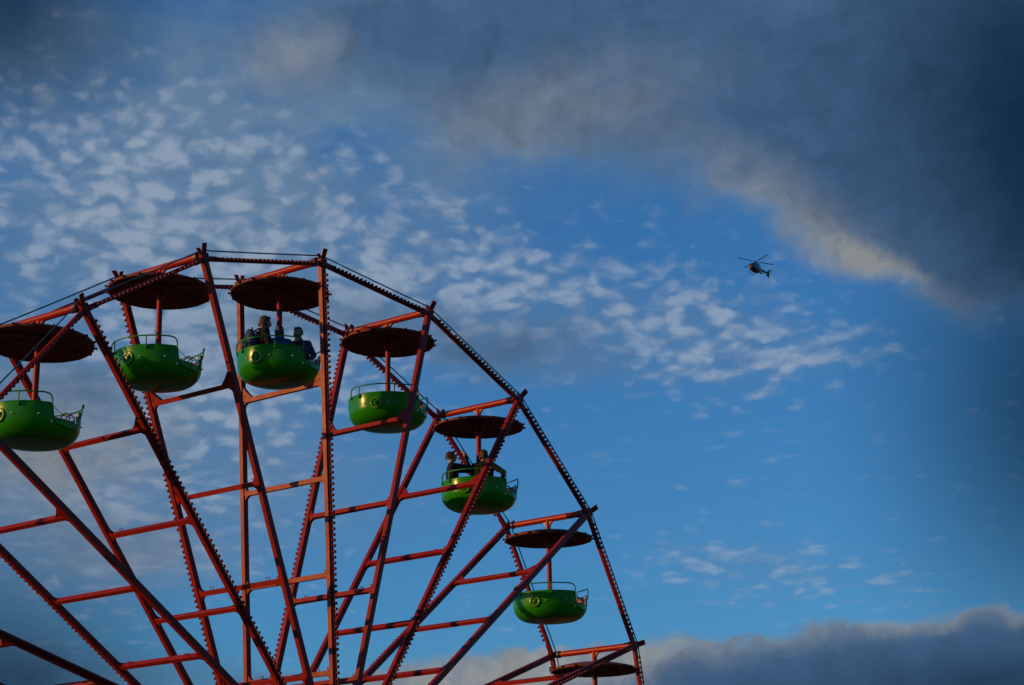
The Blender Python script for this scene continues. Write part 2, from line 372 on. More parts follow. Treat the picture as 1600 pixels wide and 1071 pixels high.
lamp_prof = [(0.016, 0.0), (0.016, 0.022), (0.027, 0.03), (0.031, 0.045), (0.028, 0.064), (0.017, 0.078), (0.0, 0.083)]
lamps = []                         # (position, outward axis) in the wheel's frame
def lamp_row(p, q, out, start, stop, pitch=0.107):
    d = (q - p); L = d.length; d.normalize(); x = start
    while x < L - stop:
        if random.random() > 0.022: lamps.append((p + d * x, out))
        x += pitch
SPW, SPD = 0.122, 0.102            # spoke box: tangential x axial
for k in range(20):
    for side in (0, 1):
        s = (-1 if side == 0 else 1) * WW / 2; out = AX * (-1 if side == 0 else 1)
        e, t = rad(k), tan_(k)
        b = MB()
        b.beam(W(0.55, k, s), W(10.06, k, s), AX, SPD, SPW)
        # forked end that carries the cable
        top = W(10.03, k, s)
        for sg, ln, wd in ((-1, 0.25, 0.115), (1, 0.19, 0.095)):
            dirv = (e + out * (-sg) * 0.50).normalized()
            b.beam(top + out * (-sg) * 0.018, top + dirv * ln, t, wd, 0.024)
        # node clamp plates and bolts
        b.beam(W(9.90, k, s + out.y * 0.058), W(10.07, k, s + out.y * 0.058), t, 0.17, 0.012)
        for dr in (-0.08, 0.06):
            for dt_ in (-0.07, 0.07):
                c0 = W(9.985 + dr * 0.7, k, s + out.y * 0.062) + t * dt_ * 0.8
                b.tube([c0, c0 + out * 0.022], 0.013, 6)
        # splice plates along the spoke
        for rr in (7.632 + 0.35, 3.957 + 0.6):
            b.beam(W(rr, k, s - out.y * 0.054), W(rr + 0.18, k, s - out.y * 0.054), t, SPW * 0.8, 0.01)
        lit = (k % 2 == 0) if side == 0 else (k % 2 == 1)
        if lit:
            so_ = s + out.y * (SPD / 2 + 0.014)
            b.beam(W(1.6, k, so_), W(9.78, k, so_), t, 0.055, 0.026)
            lamp_row(W(1.7, k, so_ + out.y * 0.013) , W(9.78, k, so_ + out.y * 0.013), out, 0, 0.02)
        bevel(b.build('spoke', M['red'], wheel), 0.006, 1)
        # rim chord to the next node
        p, q = W(9.97, k, s), W(9.97, k + 1, s); d = (q - p).normalized(); rd = d.cross(AX)
        c = MB(); c.beam(p + d * 0.07, q - d * 0.07, AX, 0.062, 0.075)
        c.beam(p + d * 0.12 + out * 0.043, q - d * 0.12 + out * 0.043, rd, 0.05, 0.022)
        for sgn, pt in ((1, p + d * 0.13), (-1, q - d * 0.13)):
            c.beam(pt - d * 0.06 * sgn + out * 0.036, pt + d * 0.16 * sgn + out * 0.036, rd, 0.10, 0.03)
        bevel(c.build('rim_bar', M['red'], wheel), 0.004, 1)
        lamp_row(p + out * 0.054, q + out * 0.054, out, 0.26, 0.24)
    # cross ties with their gussets
    for j, rr in enumerate(RT):
        e, t = rad(k), tan_(k); th = 0.088
        b = MB(); yi = WW / 2 - SPD / 2 + 0.004
        b.beam(W(rr, k, -yi), W(rr, k, yi), e, 0.092, th)
        G = 0.27 if j == 0 else 0.105
        for sg in (-1, 1):
            y0 = sg * yi
            big = [W(rr + 0.04, k, y0), W(rr + 0.04 + G, k, y0), W(rr + 0.04 + G * 0.85, k, y0 - sg * 0.03)] 
            big += [W(rr + 0.04 + G * 0.42, k, y0 - sg * G * (0.42 if j else 0.50)), W(rr + 0.04, k, y0 - sg * G)]
            b.plate(big, t, th - 0.012)
            sm = [W(rr - 0.04, k, y0), W(rr - 0.04 - 0.12, k, y0), W(rr - 0.04 - 0.05, k, y0 - sg * 0.05), W(rr - 0.04, k, y0 - sg * 0.12)]
            b.plate(sm, t, th - 0.02)
            # gusset bolt and little cable staple on top of the tie
            c0 = W(rr + 0.09, k, y0 - sg * 0.06) - t * 0.04; b.tube([c0, c0 - t * 0.016], 0.014, 6)
            c1 = W(rr + 0.045, k, y0 - sg * 0.30)
            if j and (k + j) % 2:
                b.tube([c1, c1 + e * 0.055, c1 + e * 0.06 - AX * sg * 0.02, c1 + e * 0.06 - AX * sg * 0.06, c1 + e * 0.055 - AX * sg * 0.075, c1 - AX * sg * 0.08], 0.008, 6)
        bevel(fixn(b.build('cross_tie', M['red'], wheel)), 0.005, 1)
# cables lying in the forks
for s in (-WW / 2, WW / 2):
    pts = []
    for k in range(20):
        a, b_ = W(10.135, k, s), W(10.135, k + 1, s)
        pts += [a.lerp(b_, i / 8) - Vector((0, 0, 0.006 * 4 * (i / 8) * (1 - i / 8))) for i in range(8)]
    MB().tube(pts, 0.0135, 6, closed=True).build('stay_cable', M['wire'], wheel)
# hub, axle and the A-frame legs that carry it
h = MB()
for s in (-WW / 2, WW / 2):
    h.lathe([(0.0, -0.09), (0.75, -0.09), (0.78, -0.06), (0.78, 0.06), (0.75, 0.09), (0.0, 0.09)], 40, (0, s, WZ), AX)
    for k in range(20):
        c0 = W(0.64, k, s); sg = 1 if s > 0 else -1; h.tube([c0 + AX * sg * 0.09, c0 + AX * sg * 0.12], 0.03, 6)
fixn(h.build('hub_disc', M['red'], wheel))
MB().tube([(0, -2.5, WZ), (0, 2.5, WZ)], 0.22, 24).build('axle', M['steel'], wheel)
for sy in (-1, 1):
    for sx in (-1, 1):
        b = MB(); f_, g_ = Vector((sx * 5.6, sy * 3.0, 0.12)), Vector((sx * 0.12, sy * 1.95, WZ))
        b.beam(f_, g_, AX, 0.26, 0.30); b.beam(f_ + Vector((0, 0, -0.06)), f_ + Vector((0, 0, 0.02)), AX, 0.8, 0.8)
        bevel(b.build('support_leg', M['red'], wheel), 0.01, 1)
    b = MB(); b.beam((-3.0, sy * 2.55, 5.6), (3.0, sy * 2.55, 5.6), AX, 0.16, 0.16)
    b.lathe([(0.0, -0.16), (0.42, -0.16), (0.42, 0.16), (0.0, 0.16)], 28, (0, sy * 1.95, WZ), AX)
    fixn(b.build('leg_brace', M['red'], wheel))
# lamps: the hundred that show largest are parts of their own, the rest one part
def in_view(p):
    v = w2w(p) - CAM; z = v.dot(f0)
    if z < 1: return None
    x = 800 + v.dot(CR) / z * F_PX; y = 535.5 - v.dot(CU) / z * F_PX
    return z if (5 < x < 1595 and 5 < y < 1066) else None
seen = sorted([(in_view(p), i) for i, (p, o) in enumerate(lamps) if in_view(p) and o.y < 0])
single = {i for z, i in seen[:100]}
lm_out = MB().lathe(lamp_prof, 10, axis=(0, -1, 0)).build('lamp', M['cap'], mesh_only=True)
rest = MB()
for i, (p, o) in enumerate(lamps):
    if i in single:
        ob = bpy.data.objects.new('lamp', lm_out); C.objects.link(ob); ob.parent = wheel; ob.location = p
    else: rest.lathe(lamp_prof, 8, p, o + Vector((random.gauss(0, 0.05), 0, random.gauss(0, 0.05))))
ob = rest.build('lamp_row', M['cap'], wheel); ob['kind'] = 'stuff'

# ------------------------------------------------------------------ gondolas
HG, TUBH = 2.27, 0.575              # hanger tube above the tub bottom; tub height
def tub_profile(n1=12):
    """outer wall from the bottom centre to where the straight wall begins"""
    pts = [(0.0, 0.0), (0.25, 0.002), (0.42, 0.012)]
    for i in range(1, n1 + 1):
        a = (pi / 2) * i / n1; pts.append((0.46 + 0.335 * sin(a), 0.02 + 0.30 * (1 - cos(a))))
    return pts
CUTW = R(24)
def ztop(d):
    d = abs((d + pi) % (2 * pi) - pi)
    deep_ = 0.30 + 0.055 * (1 - (min(d, CUTW) / CUTW) ** 2)
    return TUBH - deep_ * (1 - smooth01((d - R(22)) / R(4.5)))
def tub_mesh(inset, zlift, ztop_f, mat_, name, parent, wall=True):
    prof = tub_profile(); NA = 144; LV = 9; rings = []
    for (r, z) in prof: rings.append([(max(r - inset, 0.0) if r > 0 else 0.0, z + zlift)] * NA)
    for l in range(1, LV + 1):
        g = []
        for k in range(NA):
            zt = ztop_f(2 * pi * k / NA); z0 = prof[-1][1] + zlift; z = z0 + (zt - z0) * l / LV
            rr = 0.795 + 0.010 * sin(pi * min(1, max(0, (z - 0.32)) / 0.36)) - inset
            g.append((rr, z))
        rings.append(g)
    vs = [(g[k][0] * cos(2 * pi * k / NA), g[k][0] * sin(2 * pi * k / NA), g[k][1]) for g in rings for k in range(NA)]
    fs = [(i * NA + k, i * NA + (k + 1) % NA, (i + 1) * NA + (k + 1) % NA, (i + 1) * NA + k) for i in range(len(rings) - 1) for k in range(NA)]
    return MB().add(vs, fs, True).build(name, mat_, parent), rings[-1]
def cyl(a, r, z): return Vector((r * cos(a), r * sin(a), z))
RINGA = R(-92)
def make_gondola():
    root = thing('gondola', '', 'gondola')
    # hanger tube with sleeves, bearing and T bracket (along the root's y axis)
    b = MB(); y = WW / 2 - 0.09
    b.tube([(0, -y, HG), (0, y, HG)], 0.052, 20); b.tube([(0, -y + 0.16, HG), (0, y - 0.16, HG)], 0.068, 24)
    b.tube([(0, -y + 0.10, HG), (0, -y + 0.20, HG)], 0.078, 20)
    bevel(b.build('hanger_tube', M['redtube'], root), 0.004, 1)
    b = MB()
    for sg in (-1, 1):
        fil = [Vector((0, sg * 0.045, HG - 0.045))] + [Vector((0, sg * (0.045 + 0.15 - 0.15 * sin(a)), HG - 0.05 - 0.15 + 0.15 * cos(a))) for a in [pi / 2 * i / 6 for i in range(7)]][::1]
        b.plate(fil, (1, 0, 0), 0.05)
    fixn(b.build('tube_bracket', M['redtube'], root))
    for y0, y1, rr in ((-y + 0.02, -y + 0.09, 0.088), (y - 0.08, y - 0.02, 0.08)):
        bevel(MB().tube([(0, y0, HG), (0, y1, HG)], rr, 20).build('bearing', M['rubber'], root), 0.006, 1)
    b = MB(); b.tube([(0, 0, 0.05), (0, 0, HG - 0.03)], 0.055, 20); b.lathe([(0.055, 0.60), (0.105, 0.605), (0.105, 0.63), (0.055, 0.635)], 24)
    b.lathe([(0.055, 1.72), (0.10, 1.72), (0.10, 1.735), (0.055, 1.78)], 24)
    b.build('post', M['redtube'], root)
    # canopy
    zc = HG - 0.44; NS = 18; CS = 1.035
    prof = [(0.05, zc + 0.12), (0.30, zc + 0.105), (0.60, zc + 0.065), (0.80, zc + 0.02), (0.892, zc - 0.012), (0.905, zc - 0.035), (0.926, zc - 0.033), (0.929, zc + 0.015), (0.90, zc + 0.024), (0.80, zc + 0.062), (0.60, zc + 0.110), (0.30, zc + 0.150), (0.05, zc + 0.165)]
    cn = fixn(MB().lathe([(q[0] * CS if q[0] > 0.1 else q[0], q[1]) for q in prof], 54).build('canopy', M['canopy'], root))
    rb = MB()
    for k in range(6):
        a = 2 * pi * k / 6 + 0.2
        rb.beam(cyl(a, 0.06, zc + 0.105), cyl(a, 0.60, zc + 0.048), (0, 0, 1), 0.022, 0.022); rb.beam(cyl(a, 0.60, zc + 0.048), cyl(a, 0.885, zc - 0.02), (0, 0, 1), 0.022, 0.022)
    rb.lathe([(0.055, zc + 0.06), (0.13, zc + 0.08), (0.13, zc + 0.11), (0.055, zc + 0.12)], 20)
    rb.build('canopy_rib', M['canopy'], cn)
    lmesh = MB().lathe([(0.02, 0), (0.017, 0.02), (0.024, 0.03), (0.024, 0.045), (0.012, 0.056), (0, 0.058)], 8, axis=(1, 0, 0)).build('canopy_lamp', M['cap'], mesh_only=True)
    for k in range(NS):
        a = 2 * pi * (k + 0.3) / NS; o = bpy.data.objects.new('canopy_lamp', lmesh); C.objects.link(o); o.parent = cn
        o.location = cyl(a, 0.924 * CS, zc + 0.0); o.rotation_euler = (0, 0, a)
    # tub: shell, rim bead
    tub, top = tub_mesh(0.0, 0.0, ztop, M['green'], 'tub', root)
    bm_ = MB(); NA = len(top); bead = [cyl(2 * pi * k / NA, top[k][0] - 0.012, top[k][1]) for k in range(NA)]
    bm_.tube(bead, 0.017, 8, closed=True); bm_.build('rim_bead', M['green'], tub)
    liner, t2 = tub_mesh(0.026, 0.03, lambda d: ztop(d) - 0.004, M['seat'], 'seat_liner', tub)
    # bench ring open at the entrance
    b = MB(); A0, A1 = R(30), R(330); n = 40; vs = []; sec = [(0.40, 0.075), (0.40, 0.285), (0.42, 0.30), (0.752, 0.30)]
    for i in range(n + 1):
        a = A0 + (A1 - A0) * i / n
        for (r, z) in sec: vs.append(cyl(a, r, z))
    m4 = len(sec); b.add(vs, [(i * m4 + j, (i + 1) * m4 + j, (i + 1) * m4 + j + 1, i * m4 + j + 1) for i in range(n) for j in range(m4 - 1)], False)
    b.add(vs[:m4], [(0, 1, 2, 3)]); b.add(vs[-m4:], [(3, 2, 1, 0)])
    b.build('bench', M['seat'], tub)
    # white edging on the entrance sides
    for sg in (-1, 1):
        a = sg * R(25.0); b = MB(); b.beam(cyl(a, 0.765, 0.24), cyl(a, 0.765, TUBH - 0.03), cyl(a, 1, 0), 0.055, 0.03)
        bevel(b.build('entrance_edging', M['white'], tub), 0.005, 1)
    # ring emblem with a heart shaped boss
    for a in (RINGA, -RINGA):
        n_ = cyl(a, 1, 0); c = cyl(a, 0.808, TUBH - 0.215); e = MB()
        tx = Vector((-sin(a), cos(a), 0)); tz = Vector((0, 0, 1))
        e.lathe([(0.076, -0.014), (0.079, 0.010), (0.086, 0.017), (0.112, 0.017), (0.121, 0.010), (0.126, -0.016)], 40, c, n_)
        e.build('ring_emblem', M['ring'], tub)
        e = MB(); e.lathe([(0.0, 0.014), (0.03, 0.014), (0.055, 0.008), (0.070, -0.012)], 28, c, n_)
        hs = []
        for k in range(28):
            u = 2 * pi * k / 28; hx = 16 * sin(u) ** 3; hz = 13 * cos(u) - 5 * cos(2 * u) - 2 * cos(3 * u) - cos(4 * u)
            hs.append(c + n_ * 0.022 + (tx * hx + tz * (hz + 2)) * 0.0023)
        e.plate(hs, n_, 0.03); fixn(bevel(e.build('heart_boss', M['green'], tub), 0.004, 2))
        st = MB()
        for off in (-18, 18, 50):
            aa = a + R(off) * (1 if a < 0 else -1); st.lathe([(0.013, -0.012), (0.013, 0.008), (0.008, 0.014), (0, 0.015)], 10, cyl(aa, 0.811, TUBH - 0.205), cyl(aa, 1, 0))
        st.build('rivet', M['white'], tub)
    # rails
    for sg in (-1, 1):
        zr = TUBH + 0.165; rr = 0.835; pts = []
        A, B = R(27), R(138)
        pts += [cyl(sg * A, 0.800, TUBH - 0.10), cyl(sg * A, 0.825, TUBH - 0.05), cyl(sg * A, rr, TUBH + 0.05), cyl(sg * (A + R(1)), rr, TUBH + 0.11), cyl(sg * (A + R(4)), rr, zr - 0.015), cyl(sg * (A + R(9)), rr, zr)]
        m_ = 24
        pts += [cyl(sg * (A + R(9) + (B - A - R(18)) * i / m_), rr, zr) for i in range(1, m_ + 1)]
        pts += [cyl(sg * (B - R(4)), rr, zr - 0.02), cyl(sg * (B - R(1)), rr, zr - 0.06), cyl(sg * B, rr, TUBH + 0.03), cyl(sg * B, rr - 0.005, TUBH - 0.04), cyl(sg * B, 0.805, TUBH - 0.08)]
        b = MB(); b.tube(pts, 0.0135, 8)
        for off in (-26, 27):
            a = sg * (abs(RINGA) + R(off)); b.tube([cyl(a, rr, zr), cyl(a, rr, TUBH + 0.0), cyl(a, rr - 0.01, TUBH - 0.03)], 0.012, 8)
            b.lathe([(0.0, -0.03), (0.022, -0.03), (0.022, 0.03), (0.0, 0.03)], 10, cyl(a, rr - 0.012, TUBH - 0.045))
        b.build('rail', M['rail'], tub)
    # low bar and loop handle at the entrance, safety chain
    b = MB(); c = cyl(R(14), 0.60, TUBH - 0.14); ax = Vector((0.35, -0.9, 0.1)).normalized(); u_ = ax.cross(Vector((0, 0, 1))).normalized(); w_ = u_.cross(ax)
    b.tube([c + (u_ * cos(q) * 0.075 + w_ * sin(q) * 0.095) for q in [R(-30) + R(240) * i / 18 for i in range(19)]], 0.011, 8)
    c2 = c + Vector((0.03, 0.09, -0.01)); b.tube([c2 + (u_ * cos(q) * 0.075 + w_ * sin(q) * 0.085) for q in [R(-20) + R(220) * i / 18 for i in range(19)]], 0.011, 8)
    b.build('loop_handle', M['steel'], tub)
    a_, b_ = cyl(-R(27), 0.82, TUBH - 0.02), cyl(R(24), 0.78, TUBH - 0.10)
    MB().tube([a_.lerp(b_, i / 12) - Vector((0, 0, 0.09 * 4 * (i / 12) * (1 - i / 12))) for i in range(13)], 0.006, 5).build('safety_chain', M['steel'], tub)
    return root
def place_gondola(o, k, spin, swing, label, tilt=0.0):
    """hang on node k; spin turns tub and canopy about the post, swing leans it about the tube"""
    p = W(10.04, k, 0); piv = w2w(p)
    rz = PSI; mrot = Matrix.Rotation(rz, 4, 'Z') @ Matrix.Rotation(swing, 4, 'Y')
    o.location = piv - mrot.to_3x3() @ Vector((0, 0, HG)); o.rotation_euler = mrot.to_euler()
    for ch in o.children:
        nm = ch.name.split('.')[0]
        if nm == 'tub': ch.rotation_euler = (0, 0, spin - rz)
        if nm == 'canopy':           # the sheet-metal hats sit a little crooked on their posts
            c0 = Vector((0, 0, HG - 0.44)); rt_ = Matrix.Rotation(-rz, 3, 'Z') @ Vector((cos(0.1), -sin(0.1), 0))
            q = Matrix.Rotation(tilt, 3, rt_) @ Matrix.Rotation(spin - rz, 3, 'Z')
            ch.rotation_euler = q.to_euler(); ch.location = c0 - q @ c0
    o['label'] = label; o['group'] = 'green gondolas hanging from the wheel'
    return o
proto = make_gondola()
GON = {}
# node, world azimuth of the ring emblem as seen (degrees left of the line to the camera), swing, label
for i, (k, ringdeg, swing, tilt, label) in enumerate([
    (-2, 44, 0.022, 3.0, 'green gondola cut off by the left edge of the photo, under a dark maroon canopy'),
    (-1, 41, 0.004, 2.3, 'empty green gondola second from the left, with its open entrance and loop handles showing'),
    (0, 31, 0.0, 2.9, 'green gondola at the wheel top carrying a woman, a child and a bearded man'),
    (1, 17, 0.0, 1.6, 'empty green gondola half hidden behind a spoke, between the two gondolas with riders'),
    (2, 22, 0.004, -0.6, 'green gondola carrying a rider with raised arms and a blond rider'),
    (3, 24, -0.012, 0.3, 'lowest fully visible green gondola, empty, beside the outer rim'),
    (4, 24, 0.0, 0.4, 'lowest gondola at the bottom edge, only its post and maroon canopy in the photo')]):
    o = proto if i == 0 else copy_tree(proto)
    p = w2w(W(10.04, k, 0)); toc = math.atan2(CAM.y - p.y, CAM.x - p.x)     # azimuth towards the camera
    world_ring = toc - R(ringdeg)
    GON[k] = place_gondola(o, k, world_ring - RINGA, swing, label, R(-tilt))
#@@PEOPLE
# ------------------------------------------------------------------ people
def remesh(o, vox, smooth=2):
    md = o.modifiers.new('remesh', 'REMESH'); md.mode = 'VOXEL'; md.voxel_size = vox; md.use_smooth_shade = True
    if smooth: s_ = o.modifiers.new('smooth', 'SMOOTH'); s_.iterations = smooth; s_.factor = 0.5
    return o
def V(*a): return Vector(a)
def rotm(yaw, pitch=0.0, roll_=0.0):
    return Matrix.Rotation(yaw, 3, 'Z') @ Matrix.Rotation(pitch, 3, 'X') @ Matrix.Rotation(roll_, 3, 'Y')
def hand(b, wrist, fwd, palm_n, side, curl=0.5, sc=1.0):
    """palm, four fingers of unequal length with two bends each, and a thumb from the palm's side"""
    fwd = fwd.normalized(); palm_n = (palm_n - fwd * palm_n.dot(fwd)).normalized(); lat = fwd.cross(palm_n) * side
    kn = wrist + fwd * 0.085 * sc
    for i, (off, ln) in enumerate(((0.030, 0.072), (0.010, 0.082), (-0.010, 0.076), (-0.029, 0.060))):
        b.cap(wrist + lat * off * 0.6 * sc, kn + lat * off * sc, 0.015 * sc, 0.012 * sc, 8)
        d = fwd; p = kn + lat * off * sc
        for seg, (fr, c_) in enumerate(((0.45, curl * 0.7), (0.32, curl * 1.1), (0.23, curl * 0.8))):
            d = (Matrix.Rotation(-c_ * side, 3, lat) @ d) if True else d
            q = p + d * ln * fr * sc; b.cap(p, q, (0.0095 - 0.001 * seg) * sc, (0.0088 - 0.001 * seg) * sc, 8); p = q
    t0 = wrist + fwd * 0.028 * sc + lat * 0.026 * sc; t1 = t0 + (fwd * 0.6 + lat * 0.75 + palm_n * 0.35).normalized() * 0.036 * sc
    b.cap(t0, t1, 0.012 * sc, 0.0105 * sc, 8); b.cap(t1, t1 + (fwd * 0.85 + lat * 0.35 + palm_n * 0.4).normalized() * 0.032 * sc, 0.0100 * sc, 0.0085 * sc, 8)
def person(label, loc, face, sc=1.0, lean=0.0, headyaw=0.0, headpitch=0.0, arms=None, jacket='navy', hair='brown', hairlen=0, beard=False, hood=False):
    """seated figure; local frame: y forward, x to its right, z up, origin on the seat under the hips"""
    root_loc = Vector(loc)
    L = lambda x, y, z: V(x, y, z) * sc
    def T(p):                                   # lean the upper body about the hips
        p = Vector(p); c0 = L(0, 0, 0.09); return Matrix.Rotation(-lean, 3, 'X') @ (p - c0) + c0
    hip = L(0, 0, 0.09); waist = T(L(0, 0, 0.24)); chest = T(L(0, 0.01, 0.40)); neckb = T(L(0, -0.01, 0.54)); 
    hr = Matrix.Rotation(headyaw, 3, 'Z') @ Matrix.Rotation(headpitch, 3, 'X')
    neckt = T(L(0, 0.0, 0.60)); hc = neckt + hr @ L(0, 0.025, 0.115)
    sh = {1: T(L(0.175, -0.01, 0.50)), -1: T(L(-0.175, -0.01, 0.50))}
    arms = arms or {}
    dft = {1: (L(0.25, 0.06, 0.25), L(0.12, 0.28, 0.20)), -1: (L(-0.25, 0.06, 0.25), L(-0.12, 0.28, 0.20))}
    body, jk, tr, shoes = MB(), MB(), MB(), MB()
    H = lambda x, y, z: hc + hr @ L(x, y, z)
    # head: skull, face, jaw, nose, brow, ears
    body.ball(H(0, -0.012, 0.022), tuple(q * sc for q in (0.075, 0.095, 0.088)), 20, hr)
    body.ball(H(0, 0.022, -0.030), tuple(q * sc for q in (0.058, 0.066, 0.078)), 18, hr)
    body.ball(H(0, 0.050, -0.080), tuple(q * sc for q in (0.032, 0.030, 0.026)), 12, hr)
    body.cap(H(0, 0.084, 0.008), H(0, 0.104, -0.030), 0.010 * sc, 0.014 * sc, 10); body.ball(H(0, 0.098, -0.036), 0.014 * sc, 8)
    body.cap(H(-0.036, 0.076, 0.022), H(0.036, 0.076, 0.022), 0.012 * sc, 0.012 * sc, 8)
    for sg in (-1, 1):
        body.ball(H(sg * 0.076, -0.005, -0.012), tuple(q * sc for q in (0.010, 0.020, 0.032)), 10, hr)
        body.ball(H(sg * 0.030, 0.066, -0.030), 0.022 * sc, 10)
    body.cap(neckb, neckt + hr @ L(0, 0.0, 0.03), 0.055 * sc, 0.050 * sc)
    body.cap(hip, waist, 0.09 * sc, 0.085 * sc); body.cap(waist, chest, 0.085 * sc, 0.09 * sc)
    body.cap(sh[-1], sh[1], 0.05 * sc, 0.05 * sc)
    # jacket
    for sx in (-0.075, 0.075):
        jk.cap(hip + L(sx, 0, 0.0), waist + L(sx, 0, 0), 0.122 * sc, 0.116 * sc, 16); jk.cap(waist + L(sx, 0, 0), chest + L(sx * 1.1, 0, 0), 0.116 * sc, 0.126 * sc, 16)
        jk.cap(chest + L(sx * 1.1, 0, 0), T(L(sx * 1.2, -0.012, 0.475)), 0.116 * sc, 0.078 * sc, 16)
    jk.cap(sh[-1], sh[1], 0.075 * sc, 0.075 * sc, 16); jk.cap(T(L(0, -0.012, 0.50)), T(L(0, -0.012, 0.56)), 0.085 * sc, 0.058 * sc, 16); jk.cap(sh[-1] + L(0.06, 0, 0.012), neckb + L(-0.02, 0, 0.01), 0.06 * sc, 0.062 * sc); jk.cap(sh[1] + L(-0.06, 0, 0.012), neckb + L(0.02, 0, 0.01), 0.06 * sc, 0.062 * sc)
    if hood: jk.ball(T(L(0, -0.085, 0.555)), tuple(q * sc for q in (0.10, 0.055, 0.055)), 14)
    for sg in (-1, 1):
        el_, wr = arms.get(sg, dft[sg]); el_, wr = Vector(el_), Vector(wr)
        body.cap(sh[sg], el_, 0.045 * sc, 0.038 * sc); body.cap(el_, wr, 0.038 * sc, 0.027 * sc)
        jk.cap(sh[sg], sh[sg].lerp(el_, 0.45), 0.068 * sc, 0.062 * sc); jk.cap(sh[sg].lerp(el_, 0.45), el_, 0.062 * sc, 0.052 * sc)
        jk.cap(el_, el_.lerp(wr, 0.5), 0.052 * sc, 0.046 * sc, 12); jk.cap(el_.lerp(wr, 0.5), el_.lerp(wr, 0.90), 0.046 * sc, 0.040 * sc, 12)
        fw = (wr - el_).normalized(); pn = (V(0, 0.3, -1) if abs(fw.z) < 0.7 else V(0, 1, 0))
        hand(body, wr, fw, pn, sg, 0.55, sc)
        # legs: thighs forward, shins down and a little back under the bench
        h0, kn, an = L(sg * 0.085, 0.03, 0.075), L(sg * 0.105, 0.27, 0.075), L(sg * 0.095, 0.19, -0.19)
        body.cap(h0, kn, 0.062 * sc, 0.048 * sc); body.cap(kn, an, 0.046 * sc, 0.033 * sc)
        tr.cap(h0, kn, 0.080 * sc, 0.062 * sc); tr.cap(kn, kn.lerp(an, 0.9), 0.062 * sc, 0.050 * sc)
        shoes.cap(an + L(0, -0.02, -0.03), an + L(0, 0.12, -0.045), 0.040 * sc, 0.033 * sc, 12)
        body.cap(an, an + L(0, 0.09, -0.035), 0.028 * sc, 0.024 * sc, 10)
    o = remesh(body.build('person', M['skin']), 0.0075 * max(sc, 0.75), 1)
    o.location = root_loc; o.rotation_euler = (0, 0, face)
    tag(o, label, 'person')
    remesh(jk.build('jacket', M[jacket], o), 0.011, 3)
    remesh(tr.build('trousers', M['jeans'], o), 0.012, 2); remesh(shoes.build('shoes', M['shoe'], o), 0.011, 1)
    # hair: cap of overlapping locks round the skull, face left free
    hb = MB(); rnd = random.Random(len(label))
    hb.ball(H(0, -0.024, 0.036), tuple(q * sc for q in (0.082, 0.094, 0.088)), 18, hr)
    hb.cap(H(-0.045, 0.045, 0.082), H(0.045, 0.045, 0.082), 0.026 * sc, 0.026 * sc, 10)
    for i in range(46):
        a = rnd.uniform(R(-65), R(245)); zz = rnd.uniform(-0.01, 0.08)
        p = H(0.078 * cos(a) * (1 - zz), -0.022 - 0.088 * sin(a) * (1 - zz) if sin(a) > -0.4 else 0.02, zz)
        ln = rnd.uniform(0.03, 0.05) + hairlen * rnd.uniform(0.75, 1.0)
        hb.cap(p, p + hr @ L(0.01 * cos(a), -0.012 * sin(a), -ln), 0.015 * sc, 0.008 * sc, 6)
    remesh(hb.build('hair', M[hair], o), 0.008, 1)
    if beard:
        bb = MB()
        for i in range(9):
            a = R(-80 + 20 * i); bb.cap(H(0.060 * sin(a), 0.020 + 0.045 * cos(a), -0.045), H(0.042 * sin(a), 0.030 + 0.045 * cos(a), -0.102), 0.016 * sc, 0.016 * sc, 8)
        remesh(bb.build('beard', M['dark'], o), 0.009, 1)
    eb = MB()
    for sg in (-1, 1): eb.ball(H(sg * 0.030, 0.080, 0.002), tuple(q * sc for q in (0.013, 0.008, 0.0075)), 10, hr)
    eb.build('eyes', M['eye'], o)
    MB().ball(H(0, 0.089, -0.062), tuple(q * sc for q in (0.024, 0.009, 0.006)), 10, hr).build('mouth', M['lip'], o)
    return o

def rim_frame(k):
    """world point at the centre of the tub's rim of the gondola on node k, plus directions right and away as the camera sees them"""
    p = w2w(W(10.04, k, 0)); c = p - Vector((0, 0, HG - TUBH)); away = (p - CAM); away.z = 0; away.normalize(); return c, Vector((away.y, -away.x, 0)), away
def at_rim(k, r_, a_, z): c, rt, aw = rim_frame(k); return c + rt * r_ + aw * a_ + Vector((0, 0, z))
def yaw_of(k, deg):
    """heading (degrees, 0 = away from the camera, 90 = to the right of the picture) as a z rotation"""
    c, rt, aw = rim_frame(k); d = aw * cos(R(deg)) + rt * sin(R(deg)); return math.atan2(-d.x, d.y)
SEAT = -TUBH + 0.30
person('woman with dark blond hair and black jacket, leftmost of the three riders', at_rim(0, -0.37, -0.18, SEAT + 0.12), yaw_of(0, 68), 1.10, lean=0.12, headyaw=R(-12), headpitch=R(-8), jacket='black', hair='blond', hairlen=0.07,
       arms={1: (V(0.25, 0.10, 0.27), V(0.16, 0.36, 0.22)), -1: (V(-0.24, 0.14, 0.27), V(-0.14, 0.38, 0.24))})
person('small child in a bright blue jacket between the woman and bearded man', at_rim(0, 0.01, -0.28, SEAT - 0.02), yaw_of(0, -8), 1.0, lean=0.10, jacket='blue', hair='dark', hairlen=0.045, hood=True)
person('bearded man in a grey blue jacket raising one hand to his mouth', at_rim(0, 0.40, 0.20, SEAT + 0.02), yaw_of(0, 196), 1.05, lean=0.16, headyaw=R(4), headpitch=R(-6), jacket='greyblue', hair='dark', beard=True,
       arms={1: (V(0.22, 0.20, 0.34), V(0.035, 0.20, 0.55)), -1: (V(-0.30, 0.02, 0.30), V(-0.27, 0.22, 0.16))})
